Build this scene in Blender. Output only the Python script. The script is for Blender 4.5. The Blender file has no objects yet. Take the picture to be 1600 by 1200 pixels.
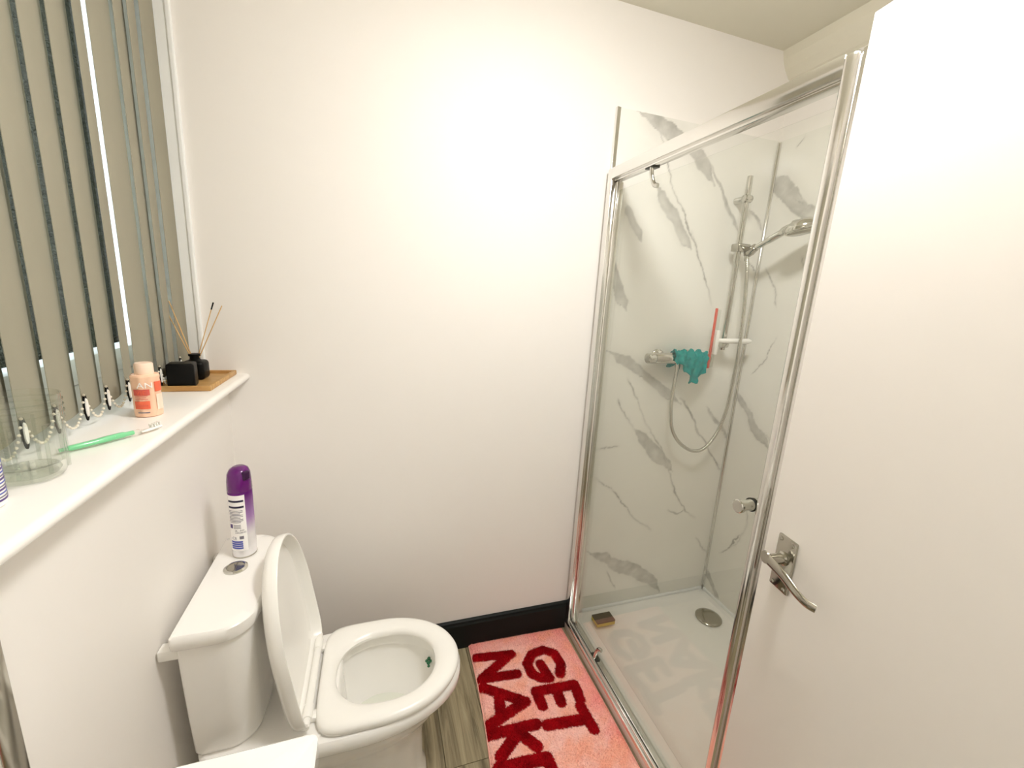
import bpy, bmesh, math, random
import numpy as np
from mathutils import Vector, Matrix

S = bpy.context.scene
COL = S.collection
PI = math.pi
random.seed(7)

# ------------------------------------------------------------------ camera
cam_d = bpy.data.cameras.new('camera'); cam = bpy.data.objects.new('camera', cam_d); COL.objects.link(cam)
yaw, pit, rol = 0.31975251, -0.21465586, 0.05791742
fw = Vector((math.sin(yaw)*math.cos(pit), math.cos(yaw)*math.cos(pit), math.sin(pit)))
r0 = Vector((math.cos(yaw), -math.sin(yaw), 0)); u0 = r0.cross(fw)
rt = r0*math.cos(rol)+u0*math.sin(rol); up = -r0*math.sin(rol)+u0*math.cos(rol)
M = Matrix((rt, up, -fw)).transposed().to_4x4(); M.translation = Vector((.43, -1.454, 1.447))
cam.matrix_world = M
cam_d.sensor_width = 36; cam_d.lens = 658.543/1600*36; cam_d.clip_start = .01
S.camera = cam

# ------------------------------------------------------------------ world, light, exposure
w = bpy.data.worlds.new('daylight'); S.world = w; w.use_nodes = True
bg = w.node_tree.nodes['Background']; bg.inputs[0].default_value = (.80, .90, 1, 1); bg.inputs[1].default_value = 4.8
LAMP_STRENGTH = 70.0
S.view_settings.view_transform = 'Standard'; S.view_settings.look = 'None'
S.view_settings.exposure = 0.2; S.view_settings.gamma = 1.0; S.view_settings.use_curve_mapping = False
try:
    S.cycles.max_bounces = 14; S.cycles.diffuse_bounces = 8; S.cycles.transparent_max_bounces = 24; S.cycles.glossy_bounces = 6
except Exception: pass

# ------------------------------------------------------------------ helpers
def srgb(r, g, b):
    f = lambda c: (c/255/12.92) if c/255 <= .04045 else ((c/255+.055)/1.055)**2.4
    return (f(r), f(g), f(b), 1)
MATS = {}
def mat(name, col=(.8,.8,.8,1), rough=.5, metal=0., spec=.5, bump=None, noise=None, trans=0, ior=1.45, emit=None, coat=0):
    m = bpy.data.materials.new(name); m.use_nodes = True; MATS[name] = m
    nt = m.node_tree; b = nt.nodes['Principled BSDF']
    b.inputs['Base Color'].default_value = col; b.inputs['Roughness'].default_value = rough
    b.inputs['Metallic'].default_value = metal; b.inputs['IOR'].default_value = ior
    b.inputs['Specular IOR Level'].default_value = spec
    b.inputs['Transmission Weight'].default_value = trans; b.inputs['Coat Weight'].default_value = coat
    if emit: b.inputs['Emission Color'].default_value = emit[0]; b.inputs['Emission Strength'].default_value = emit[1]
    tc = None
    if bump or noise:
        tc = nt.nodes.new('ShaderNodeTexCoord')
    if bump:      # (scale, strength, distance)
        n = nt.nodes.new('ShaderNodeTexNoise'); n.inputs['Scale'].default_value = bump[0]; n.inputs['Detail'].default_value = 4
        nt.links.new(tc.outputs['Object'], n.inputs['Vector'])
        bp = nt.nodes.new('ShaderNodeBump'); bp.inputs['Strength'].default_value = bump[1]; bp.inputs['Distance'].default_value = bump[2]
        nt.links.new(n.outputs[0], bp.inputs['Height']); nt.links.new(bp.outputs[0], b.inputs['Normal'])
    if noise:     # (scale, colour2, stretch)
        mp = nt.nodes.new('ShaderNodeMapping'); mp.inputs['Scale'].default_value = noise[2]
        n = nt.nodes.new('ShaderNodeTexNoise'); n.inputs['Scale'].default_value = noise[0]; n.inputs['Detail'].default_value = 6
        nt.links.new(tc.outputs['Object'], mp.inputs[0]); nt.links.new(mp.outputs[0], n.inputs['Vector'])
        rmp = nt.nodes.new('ShaderNodeValToRGB'); rmp.color_ramp.elements[0].color = col; rmp.color_ramp.elements[1].color = noise[1]
        rmp.color_ramp.elements[0].position = .35; rmp.color_ramp.elements[1].position = .65
        nt.links.new(n.outputs[0], rmp.inputs[0]); nt.links.new(rmp.outputs[0], b.inputs['Base Color'])
    return m
def thin_glass(name, tint, rough=.0, ior=1.5):
    m = bpy.data.materials.new(name); m.use_nodes = True; nt = m.node_tree
    for n in list(nt.nodes): nt.nodes.remove(n)
    o = nt.nodes.new('ShaderNodeOutputMaterial'); mx = nt.nodes.new('ShaderNodeMixShader'); fr = nt.nodes.new('ShaderNodeFresnel')
    t = nt.nodes.new('ShaderNodeBsdfTransparent'); g = nt.nodes.new('ShaderNodeBsdfGlossy')
    t.inputs[0].default_value = tint; g.inputs['Roughness'].default_value = rough; 
    ge = nt.nodes.new('ShaderNodeNewGeometry'); mr = nt.nodes.new('ShaderNodeMapRange')      # same reflectance on both faces of the sheet
    mr.inputs['To Min'].default_value = ior; mr.inputs['To Max'].default_value = 1/ior
    nt.links.new(ge.outputs['Backfacing'], mr.inputs['Value']); nt.links.new(mr.outputs[0], fr.inputs[0])
    nt.links.new(fr.outputs[0], mx.inputs[0]); nt.links.new(t.outputs[0], mx.inputs[1]); nt.links.new(g.outputs[0], mx.inputs[2]); nt.links.new(mx.outputs[0], o.inputs[0])
    MATS[name] = m; return m
def attr_mat(name, rough, detail=None, bump=None, coat=0):
    m = mat(name, rough=rough, bump=bump, coat=coat); nt = m.node_tree
    a = nt.nodes.new('ShaderNodeAttribute'); a.attribute_name = 'Col'
    nt.links.new(a.outputs['Color'], nt.nodes['Principled BSDF'].inputs['Base Color'])
    return m

def tag(o, label=None, cat=None, group=None, kind=None):
    if label: o['label'] = label
    if cat: o['category'] = cat
    if group: o['group'] = group
    if kind: o['kind'] = kind
    return o
def wloc(o):
    v = Vector((0,0,0))
    while o is not None: v += o.location; o = o.parent
    return v
def empty(name, loc, label, cat, group=None):
    o = bpy.data.objects.new(name, None); o.location = loc; o.empty_display_size = .05; COL.objects.link(o)
    return tag(o, label, cat, group)
def obj(name, bm, m, parent=None, smooth=True, origin=None, angle=40):
    """bm is in world coordinates; link it as one object (origin at its base or at its parent)"""
    bmesh.ops.recalc_face_normals(bm, faces=bm.faces[:])
    off = Vector((0,0,0))
    if parent is not None: off = wloc(parent)
    elif origin is not None: off = Vector(origin)
    bmesh.ops.translate(bm, vec=-off, verts=bm.verts[:])
    if smooth:
        for f in bm.faces: f.smooth = True
        lim = math.radians(angle)
        for e in bm.edges:
            if len(e.link_faces) == 2 and e.calc_face_angle(0) > lim: e.smooth = False
    me = bpy.data.meshes.new(name); bm.to_mesh(me); bm.free()
    if m is not None: me.materials.append(MATS[m] if isinstance(m, str) else m)
    o = bpy.data.objects.new(name, me); COL.objects.link(o)
    if parent is not None: o.parent = parent
    elif origin is not None: o.location = off
    return o
def B(): return bmesh.new()
def box(bm, x0, x1, y0, y1, z0, z1, bev=0, seg=2):
    r = bmesh.ops.create_cube(bm, size=1)['verts']
    for v in r: v.co = Vector(((x0+x1)/2+v.co.x*(x1-x0), (y0+y1)/2+v.co.y*(y1-y0), (z0+z1)/2+v.co.z*(z1-z0)))
    if bev:
        es = list({e for v in r for e in v.link_edges})
        bmesh.ops.bevel(bm, geom=es, offset=bev, segments=seg, affect='EDGES', profile=.5)
    return bm
def frame_of(d):
    d = Vector(d).normalized(); a = Vector((0,0,1)) if abs(d.z) < .9 else Vector((1,0,0))
    u = d.cross(a).normalized(); return u, d.cross(u).normalized()
def rings(bm, R, closed_ends=True, loop=True):
    """R = list of rings (lists of points of equal count)"""
    V = [[bm.verts.new(p) for p in r] for r in R]; n = len(V[0])
    for a, b in zip(V, V[1:]):
        for i in range(n if loop else n-1):
            j = (i+1) % n; bm.faces.new((a[i], a[j], b[j], b[i]))
    if closed_ends: bm.faces.new(V[0][::-1]); bm.faces.new(V[-1])
    return V
def cyl(bm, p0, p1, r, r1=None, n=24):
    return lathe(bm, p0, p1, [(0, r), (1, r if r1 is None else r1)], n)
def lathe(bm, p0, p1, prof, n=32, caps=True):
    """prof = (fraction along p0-p1, radius)"""
    p0, p1 = Vector(p0), Vector(p1); u, v = frame_of(p1-p0); R = []
    for t, r in prof:
        c = p0.lerp(p1, t) if 0 <= t <= 1 else p0+(p1-p0)*t
        R.append([c+(u*math.cos(2*PI*i/n)+v*math.sin(2*PI*i/n))*max(r, 1e-5) for i in range(n)])
    rings(bm, R, caps); return bm
def tube(bm, pts, r, n=10, sm=0, flat=None):
    pts = [Vector(p) for p in pts]
    if sm: pts = catmull(pts, sm)
    rr = r if isinstance(r, (list, tuple)) else None
    R = []; u = None
    for i, p in enumerate(pts):
        d = (pts[min(i+1, len(pts)-1)]-pts[max(i-1, 0)]).normalized()
        if u is None: u, v = frame_of(d)
        else: u = (u-d*u.dot(d)).normalized(); v = d.cross(u)
        q = (rr[min(int(i/(len(pts)-1)*(len(rr)-1)+.5), len(rr)-1)] if rr else r)
        R.append([p+(u*math.cos(2*PI*k/n)+v*math.sin(2*PI*k/n)*(flat or 1))*q for k in range(n)])
    rings(bm, R); return bm
def catmull(P, k):
    out = []
    for i in range(len(P)-1):
        a, b, c, d = P[max(i-1, 0)], P[i], P[i+1], P[min(i+2, len(P)-1)]
        for j in range(k):
            t = j/k
            out.append(.5*((2*b)+(c-a)*t+(2*a-5*b+4*c-d)*t*t+(3*b-a-3*c+d)*t**3))
    out.append(P[-1]); return out
def egg(x0, x1, hw, z, yc=0, n=64, rear=4., front=2., cf=.42):
    """outline pointing along +x: boxy at x0, round at x1"""
    cx = x0+(x1-x0)*cf; out = []
    for i in range(n):
        t = 2*PI*i/n; c, s = math.cos(t), math.sin(t)
        e = front if c > 0 else rear
        a = (x1-cx) if c > 0 else (cx-x0)
        out.append(Vector((cx+a*math.copysign(abs(c)**(2/e), c), yc+hw*math.copysign(abs(s)**(2/e), s), z)))
    return out
def text_mesh(body, size):
    cu = bpy.data.curves.new('lettering', 'FONT'); cu.body = body; cu.size = size; cu.align_x = 'LEFT'
    t = bpy.data.objects.new('lettering', cu); COL.objects.link(t)
    dg = bpy.context.evaluated_depsgraph_get(); me = bpy.data.meshes.new_from_object(t.evaluated_get(dg))
    bm = bmesh.new(); bm.from_mesh(me); bpy.data.objects.remove(t); bpy.data.meshes.remove(me); bpy.data.curves.remove(cu)
    return bm
def wrap(bm, c, r, a0, z0, bold=1.):
    """lay flat (x,y) geometry on a vertical cylinder, starting at angle a0 and going anticlockwise"""
    for v in bm.verts:
        a = a0+v.co.x*bold/r; z = z0+v.co.y
        v.co = Vector((c[0]+r*math.cos(a), c[1]+r*math.sin(a), z))
    return bm
def patch(bm, c, r, a0, a1, z0, z1, n=10, th=.0003):
    A = [a0+(a1-a0)*i/n for i in range(n+1)]
    P = lambda rr, z: [Vector((c[0]+rr*math.cos(a), c[1]+rr*math.sin(a), z)) for a in A]
    rings(bm, [P(r, z0), P(r, z1), P(r+th, z1), P(r+th, z0), P(r, z0)], False, False); return bm

# ------------------------------------------------------------------ materials
WALL = srgb(241, 237, 232)
mat('paint', WALL, .55, bump=(60, .05, .002))
mat('ceiling_paint', srgb(226, 223, 208), .8)
mat('coving_paint', srgb(230, 226, 210), .7)
mat('upvc', srgb(244, 245, 244), .3)
mat('sill', srgb(246, 243, 238), .25)
mat('porcelain', srgb(246, 244, 240), .08, coat=.3)
mat('plastic_white', srgb(245, 243, 238), .25)
mat('chrome', (.64, .63, .58, 1), .08, 1.)
mat('satin_chrome', (.46, .44, .38, 1), .14, 1.)
mat('aluminium', (.78, .77, .74, 1), .14, 1.)
mat('dark_metal', (.07, .07, .06, 1), .3, .8)
mat('black_gloss', srgb(9, 9, 8), .4, spec=.2)
mat('black_rubber', srgb(15, 15, 13), .6)
mat('baseboard', srgb(24, 27, 25), .5, spec=.2)
mat('slat_fabric', srgb(160, 155, 138), .9, spec=.1, bump=(400, .25, .0006), noise=(5, srgb(150, 146, 130), (1,1,.3)))
mat('cream_trim', srgb(214, 204, 160), .5)
mat('door_paint', srgb(238, 233, 227), .35, bump=(25, .03, .002))
mat('black_print', srgb(28, 24, 60), .5)
mat('dark_backdrop', srgb(8, 9, 5), .9, spec=.0, noise=(9, srgb(16, 18, 9), (1,1,1)), bump=(20, 1, .05))  # near-black, for the mass added outside to darken the slat gaps
mat('concrete', srgb(150, 146, 138), .9)
mat('hall_paint', srgb(225, 220, 208), .7)
thin_glass('shower_glass', (.980, .987, .974, 1), ior=1.42)
thin_glass('thick_plastic', (.94, .955, .935, 1), .05, 1.7)
thin_glass('window_glass', (.95, .97, .97, 1), ior=1.35)
thin_glass('clear_plastic', (.972, .98, .965, 1), .03, 1.45)
mat('bamboo', srgb(205, 165, 105), .45, noise=(14, srgb(178, 134, 78), (1,12,1)))
mat('reed', srgb(214, 176, 122), .6)
mat('teal', srgb(0, 158, 152), .9, bump=(500, .6, .001), noise=(60, srgb(0, 138, 136), (1,1,1)))
mat('coral_rubber', srgb(216, 96, 76), .4)
mat('sponge_scour', srgb(104, 96, 78), .9, bump=(900, .8, .001))
mat('sponge_foam', srgb(205, 186, 92), .9, bump=(400, .6, .001))
mat('purple', srgb(98, 2, 108), .22, coat=.4)
mat('dark_purple', srgb(52, 4, 60), .3)
mat('peach', srgb(250, 208, 178), .35)
mat('peach_cap', srgb(250, 222, 200), .4)
mat('orange_print', srgb(236, 110, 78), .5)
mat('pale_print', srgb(250, 226, 206), .5)
mat('white_print', srgb(250, 248, 246), .5)
mat('red_print', srgb(214, 96, 84), .5)
mat('grey_print', srgb(120, 116, 130), .5)
mat('blue_print', srgb(82, 92, 176), .5)
mat('violet_print', srgb(90, 70, 130), .5)
mat('water', srgb(226, 228, 216), .03, spec=.6)
mat('gel_green', srgb(60, 128, 92), .2)
mat('green_plastic', srgb(132, 218, 162), .2)
mat('lamp_glow', (1,1,1,1), .5, emit=((1, .985, .97, 1), LAMP_STRENGTH))
mat('mirror', (.9,.9,.9,1), .02, 1.)

# letter strokes of the mat and veins of the shower panels, in metres
LETTERS = {'G': [[(1.097, -0.24), (1.117, -0.201), (1.112, -0.148), (1.074, -0.12), (1.021, -0.129), (0.987, -0.167), (0.99, -0.213), (1.016, -0.239), (1.049, -0.248), (1.038, -0.18)]], 'E': [[(0.979, -0.287), (1.13, -0.297)], [(0.979, -0.287), (0.982, -0.344)], [(1.056, -0.293), (1.052, -0.35)], [(1.13, -0.297), (1.124, -0.356)]], 'T': [[(1.114, -0.382), (1.121, -0.466)], [(1.116, -0.428), (0.971, -0.413)]], 'N': [[(0.8, -0.09), (0.939, -0.107)], [(0.931, -0.11), (0.798, -0.187)], [(0.798, -0.187), (0.933, -0.199)]], 'A': [[(0.793, -0.222), (0.928, -0.314)], [(0.928, -0.314), (0.779, -0.363)], [(0.844, -0.26), (0.827, -0.345)]], 'K': [[(0.773, -0.393), (0.937, -0.4)], [(0.865, -0.403), (0.914, -0.469)], [(0.875, -0.408), (0.792, -0.466)]], 'E2': [[(0.777, -0.498), (0.932, -0.509)]]}
VB = [('b', 0.045, [(1.318, 2.09), (1.412, 2.065), (1.528, 2.025), (1.597, 1.985), (1.683, 1.894)]), ('b', 0.012, [(1.639, 1.98), (1.725, 1.885), (1.785, 1.799), (1.843, 1.727)]), ('t', 0.005, [(1.392, 2.055), (1.433, 2.0), (1.469, 1.932), (1.502, 1.854), (1.565, 1.776), (1.657, 1.641), (1.712, 1.533), (1.758, 1.445)]), ('b', 0.035, [(1.422, 1.858), (1.486, 1.793), (1.555, 1.717), (1.627, 1.651)]), ('b', 0.02, [(1.305, 1.787), (1.347, 1.72), (1.395, 1.66)]), ('b', 0.035, [(1.289, 1.248), (1.394, 1.197), (1.5, 1.133), (1.578, 1.08), (1.681, 1.01)]), ('t', 0.008, [(1.676, 1.042), (1.761, 0.943), (1.802, 0.869), (1.851, 0.815), (1.903, 0.752), (1.96, 0.69)]), ('b', 0.012, [(1.816, 1.0), (1.929, 0.897), (1.97, 0.842)]), ('t', 0.004, [(1.363, 1.043), (1.46, 0.913)]), ('b', 0.035, [(1.462, 0.918), (1.543, 0.839), (1.616, 0.775), (1.688, 0.706)]), ('t', 0.005, [(1.525, 0.921), (1.609, 0.82), (1.682, 0.678), (1.716, 0.6), (1.785, 0.506), (1.852, 0.455)]), ('t', 0.003, [(1.88, 0.343), (1.956, 0.263)]), ('t', 0.004, [(1.692, 0.51), (1.745, 0.484), (1.785, 0.506)]), ('b', 0.045, [(1.297, 0.367), (1.414, 0.292), (1.553, 0.23), (1.646, 0.163), (1.72, 0.083)]), ('t', 0.005, [(1.549, 0.257), (1.631, 0.193), (1.673, 0.151)]), ('t', 0.003, [(1.4, 0.245), (1.462, 0.144)]), ('t', 0.003, [(1.298, 0.839), (1.35, 0.833), (1.395, 0.842)]), ('b', 0.012, [(1.879, 1.831), (1.926, 1.792), (1.966, 1.751)]), ('t', 0.005, [(1.907, 1.636), (1.961, 1.58)]), ('t', 0.003, [(1.615, 1.718), (1.677, 1.601), (1.758, 1.445)]), ('t', 0.003, [(1.403, 1.134), (1.465, 1.03), (1.525, 0.921)])]
VR = [('b', 0.05, [(-0.008, 1.965), (-0.085, 1.886), (-0.14, 1.83), (-0.235, 1.753)]), ('t', 0.006, [(-0.053, 1.932), (-0.107, 1.875), (-0.176, 1.817)]), ('b', 0.03, [(-0.007, 1.078), (-0.076, 1.002), (-0.133, 0.938), (-0.217, 0.872)]), ('t', 0.006, [(-0.076, 1.002), (-0.135, 0.957), (-0.216, 0.905)]), ('t', 0.004, [(-0.152, 1.323), (-0.122, 1.226), (-0.071, 1.164)]), ('b', 0.02, [(-0.005, 0.173), (-0.055, 0.12), (-0.11, 0.074)]), ('t', 0.004, [(-0.167, 0.574), (-0.186, 0.517), (-0.164, 0.409), (-0.073, 0.287)]), ('t', 0.005, [(-0.167, 0.443), (-0.12, 0.355), (-0.08, 0.291)]), ('t', 0.004, [(-0.113, 2.074), (-0.087, 2.05)]), ('t', 0.003, [(-0.051, 1.6), (-0.104, 1.523), (-0.131, 1.448)]), ('t', 0.003, [(-0.201, 1.631), (-0.225, 1.595)])]

# ================================================================== THE SETTING
W, H, RY = 1.98, 2.40, -1.68      # room width, height, rear wall
def struct(name, bm, m, parent=None, smooth=False):
    o = obj(name, bm, m, parent, smooth)
    if parent is None: o['kind'] = 'structure'
    return o
WT, WB, WE = 2.28, 1.137, -1.32   # window opening: top, bottom, near end
bm = B(); box(bm, 0-.25, W+.12, 0, .12, 0, H+.05)
wall_back = struct('wall_back', bm, 'paint')
bm = B()
box(bm, -.25, 0, WE, 0, 0, WB); box(bm, -.25, 0, WE, 0, WT, H+.05); box(bm, -.25, 0, RY-.1, WE, 0, H+.05)
struct('wall_left', bm, 'paint')
bm = B(); box(bm, W, W+.12, -.96, 0, 0, H+.05); struct('wall_right', bm, 'paint')
bm = B(); box(bm, 1.262, W, -.96, -.885, 0, H+.05); box(bm, 1.262, 1.36, RY-.1, -.96, 0, H+.05); struct('wall_right_return', bm, 'paint')
bm = B()                           # rear wall with the doorway the camera looks in through
box(bm, 0, .27, RY-.1, RY, 0, H+.05); box(bm, 1.06, 1.262, RY-.1, RY, 0, H+.05); box(bm, .27, 1.06, RY-.1, RY, 1.95, H+.05)
struct('wall_rear', bm, 'paint')
bm = B(); box(bm, -.6, 2.0, -2.9, -2.8, 0, H+.05); box(bm, -.7, -.6, -2.9, RY-.1, 0, H+.05); box(bm, 2.0, 2.1, -2.9, RY-.1, 0, H+.05)
struct('wall_hallway', bm, 'hall_paint')
bm = B(); box(bm, -.7, 2.1, -2.9, .12, H, H+.1); struct('ceiling', bm, 'ceiling_paint')
# coving along the right wall
bm = B()
pr = [(W, H), (W-.06, H), (W-.052, H-.03), (W-.036, H-.06), (W-.012, H-.088), (W, H-.095)]
rings(bm, [[Vector((x, y, z)) for x, z in pr] for y in (0, -.96)])
struct('trim_1', bm, 'coving_paint')

# floor: sub-floor and one board per plank
bm = B(); box(bm, -.7, 2.1, -2.9, .12, -.06, -.008)
floor = struct('floor', bm, 'concrete')
m = mat('vinyl_plank', srgb(150, 139, 112), .45); nt = m.node_tree
tc = nt.nodes.new('ShaderNodeTexCoord'); mp = nt.nodes.new('ShaderNodeMapping'); mp.inputs['Scale'].default_value = (26, 1.6, 1)
oi = nt.nodes.new('ShaderNodeObjectInfo'); ad = nt.nodes.new('ShaderNodeVectorMath'); ad.operation = 'ADD'
sc = nt.nodes.new('ShaderNodeVectorMath'); sc.operation = 'SCALE'; sc.inputs['Scale'].default_value = 9
n1 = nt.nodes.new('ShaderNodeTexNoise'); n1.inputs['Scale'].default_value = 1.6; n1.inputs['Detail'].default_value = 9; n1.inputs['Roughness'].default_value = .65; n1.inputs['Distortion'].default_value = .6
rp = nt.nodes.new('ShaderNodeValToRGB'); E = rp.color_ramp.elements
E[0].position = .34; E[0].color = srgb(98, 87, 64); E[1].position = .68; E[1].color = srgb(172, 160, 130)
e = E.new(.5); e.color = srgb(144, 132, 104)
L = nt.links.new
L(tc.outputs['Object'], ad.inputs[0]); L(oi.outputs['Location'], sc.inputs[0]); L(sc.outputs[0], ad.inputs[1]); L(ad.outputs[0], mp.inputs[0]); L(mp.outputs[0], n1.inputs['Vector'])
L(n1.outputs[0], rp.inputs[0]); L(rp.outputs[0], nt.nodes['Principled BSDF'].inputs['Base Color'])
pw, pl = .148, 1.22
proto = None
for i in range(9):
    x0 = .03+i*pw
    y1 = -.005+(.43*((i*5) % 3))*0.9
    while y1 > RY:
        ya, yb = max(y1-pl, RY), min(y1, 0)
        if yb-ya > .05:
            bm = B(); x1 = min(x0+pw, 1.262)
            box(bm, -(x1-x0)/2+.0008, (x1-x0)/2-.0008, -(yb-ya)/2+.0008, (yb-ya)/2-.0008, -.008, 0, .0008, 1)
            o = obj('plank', bm, 'vinyl_plank', None, False); o.parent = floor; o.location = ((x0+x1)/2, (ya+yb)/2, 0)
        y1 -= pl
bm = B(); box(bm, .62, .628, -.1, -.09, -.008, -.007); bm.free()

# black skirting board with a moulded top edge
bm = B()
pr = [(0, 0), (-.018, 0), (-.018, .108), (-.014, .114), (-.012, .122), (-.006, .126), (0, .126)]
rings(bm, [[Vector((x, y, z)) for y, z in pr] for x in (.0, 1.232)])
struct('baseboard_back', bm, 'baseboard', smooth=False)
bm = B(); rings(bm, [[Vector((-y, x, z)) for y, z in pr] for x in (-.02, RY)]); struct('baseboard_left', bm, 'baseboard')

# ---- window
win = empty('window_1', (-.18, WE/2, WB), None, None); win['kind'] = 'structure'
bm = B()
fx0, fx1 = -.21, -.15
box(bm, fx0, fx1, WE, 0, WB, WB+.075, .006); box(bm, fx0, fx1, WE, 0, WT-.06, WT, .006)
box(bm, fx0, fx1, -.06, 0, WB+.07, WT-.055, .006); box(bm, fx0, fx1, WE, WE+.06, WB+.07, WT-.055, .006); box(bm, fx0, fx1, -.70, -.62, WB+.07, WT-.055, .006)
obj('window_frame', bm, 'upvc', win)
for ya, yb in ((-.62, -.06), (WE+.06, -.70)):
    bm = B(); x0, x1 = -.195, -.145; z0, z1 = WB+.075, WT-.06; t = .055
    box(bm, x0, x1, ya, yb, z0, z0+t, .006); box(bm, x0, x1, ya, yb, z1-t, z1, .006)
    box(bm, x0, x1, ya, ya+t, z0+t-.005, z1-t+.005, .006); box(bm, x0, x1, yb-t, yb, z0+t-.005, z1-t+.005, .006)
    s = obj('sash', bm, 'upvc', win)
    bm = B(); box(bm, -.174, -.170, ya+t-.01, yb-t+.01, z0+t-.01, z1-t+.01); obj('pane', bm, 'window_glass', s, False)
# window board with rounded nosing
bm = B()
pr = [(-.15, 1.157), (.050, 1.157), (.0555, 1.1555), (.059, 1.152), (.060, 1.147), (.059, 1.142), (.0555, 1.1385), (.05, 1.137), (-.15, 1.137)]
rings(bm, [[Vector((x, y, z)) for x, z in pr] for y in (0, WE)])
o = struct('trim_2', bm, 'sill', smooth=True); o['label'] = 'white window board with rounded front edge'
# cover strip in the corner of the recess
bm = B(); box(bm, -.15, -.062, -.008, 0, 1.157, WT, .002); box(bm, -.062, -.05, -.012, 0, 1.157, WT, .003)
struct('trim_3', bm, 'upvc')

# ---- marble-look shower panels (veins are drawn into the panel, like the print of the real board)
def seg_dist(P, pts):
    d = np.full(len(P), 9.); t_all = np.zeros(len(P)); side = np.zeros(len(P)); n = len(pts)-1
    for i in range(n):
        a = np.array(pts[i]); b = np.array(pts[i+1]); ab = b-a
        t = np.clip(((P-a)@ab)/(ab@ab), 0, 1); q = P-(a+t[:, None]*ab); dd = np.hypot(q[:, 0], q[:, 1])
        m_ = dd < d; d[m_] = dd[m_]; t_all[m_] = (i+t[m_])/n; side[m_] = np.sign(ab[0]*q[m_, 1]-ab[1]*q[m_, 0])
    return d, t_all, side
def fbm(P, s, seed, octv=4):
    rs = np.random.RandomState(seed); v = np.zeros(len(P)); a = 1.
    for o_ in range(octv):
        for k in range(3):
            ang = rs.rand()*6.28; ph = rs.rand()*6.28; f = s*(2**o_)*(.7+.6*rs.rand())
            v += a*np.sin((P[:, 0]*math.cos(ang)+P[:, 1]*math.sin(ang))*f+ph+1.3*np.sin((P[:, 0]*math.sin(ang)-P[:, 1]*math.cos(ang))*f*.7+ph*2))/3
        a *= .55
    return v
VB_ = VB + [('b', .03, [(1.25, 1.60), (1.30, 1.50), (1.36, 1.40)]), ('t', .003, [(1.30, .70), (1.42, .62), (1.50, .50), (1.62, .42)])]
def marble(P, V, seed):
    Q = P.copy(); Q[:, 0] += .006*fbm(P, 40, seed)+.002*fbm(P, 160, seed+1); Q[:, 1] += .006*fbm(P, 40, seed+2)+.002*fbm(P, 160, seed+3)
    vein = .05*np.clip(fbm(P, 7, seed+4), 0, 1)
    for k, (t, wd, pts) in enumerate(V):
        d, tt, sd = seg_dist(Q, pts)
        taper = np.clip(np.minimum(tt, 1-tt)*6, .12, 1)
        if t == 'b':
            hw = wd*.62*taper*(1+.35*fbm(P, 22, seed+10+k, 2))
            edge = np.clip((hw-d)/.004+.5, 0, 1)
            vein = np.maximum(vein, edge*(.36+.12*(d/np.maximum(hw, 1e-4))*(sd > 0)+.10*fbm(P, 60, seed+30+k)))
            vein = np.maximum(vein, .55*np.clip(1-np.abs(d-hw*.9)/.0022, 0, 1)*(sd < 0)*(fbm(P, 30, seed+50+k, 2) > -.1)*(taper > .3))
            vein = np.maximum(vein, .16*np.clip(1-d/(wd*1.4), 0, 1)*taper)
        else:
            hw = max(wd*.55, .0022)*(.7+.5*np.abs(fbm(P, 35, seed+k, 2)))
            vein = np.maximum(vein, np.clip((hw-d)/.002+.5, 0, 1)*(.5+.25*fbm(P, 20, seed+70+k, 2))*np.clip(taper+.3, 0, 1))
            vein = np.maximum(vein, .12*np.clip(1-d/.012, 0, 1))
    vein = np.clip(vein, 0, 1)
    c0 = np.array(srgb(238, 236, 229)[:3]); c1 = np.array(srgb(94, 91, 78)[:3])
    return c0*(1-vein[:, None])+c1*vein[:, None]
def marble_panel(axis, a0, a1, z0, z1, face, back, V, seed, parent):
    st = .0042; na, nz = int(abs(a1-a0)/st)+1, int((z1-z0)/st)+1
    A = np.linspace(a0, a1, na); Zs = np.linspace(z0, z1, nz); AA, ZZ = np.meshgrid(A, Zs, indexing='ij')
    P = np.stack([AA.ravel(), ZZ.ravel()], 1); N = len(P)
    cols = marble(P, V, seed)
    co = np.zeros((N+4, 3)); ia, ib = (0, 1) if axis == 'y' else (1, 0)
    co[:N, ia] = P[:, 0]; co[:N, ib] = face; co[:N, 2] = P[:, 1]
    for k, (a, z) in enumerate(((a0, z0), (a1, z0), (a1, z1), (a0, z1))): co[N+k, ia] = a; co[N+k, ib] = back; co[N+k, 2] = z
    idx = np.arange(N).reshape(na, nz)
    q = np.stack([idx[:-1, :-1], idx[1:, :-1], idx[1:, 1:], idx[:-1, 1:]], -1).reshape(-1, 4)
    if axis == 'x': q = q[:, ::-1]
    faces = q.tolist()
    k = [N, N+1, N+2, N+3]
    faces += [list(map(int, idx[::-1, 0]))+[k[0], k[1]], list(map(int, idx[:, -1]))+[k[2], k[3]], list(map(int, idx[0, :]))+[k[3], k[0]], list(map(int, idx[-1, ::-1]))+[k[1], k[2]]]
    me = bpy.data.meshes.new('marble_panel'); me.from_pydata(co.tolist(), [], faces)
    at = me.color_attributes.new('Col', 'FLOAT_COLOR', 'POINT'); full = np.ones((N+4, 4)); full[:N, :3] = cols; full[N:, :3] = cols[0]
    at.data.foreach_set('color', full.ravel()); me.materials.append(MATS['marble'])
    o = bpy.data.objects.new('marble_panel', me); COL.objects.link(o); o.parent = parent
    return o
attr_mat('marble', .10)
wall_right = bpy.data.objects['wall_right']
PZ = 2.09
marble_panel('y', 1.240, W-.008, .055, PZ, -.008, -.0002, VB_, 3, wall_back)
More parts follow.
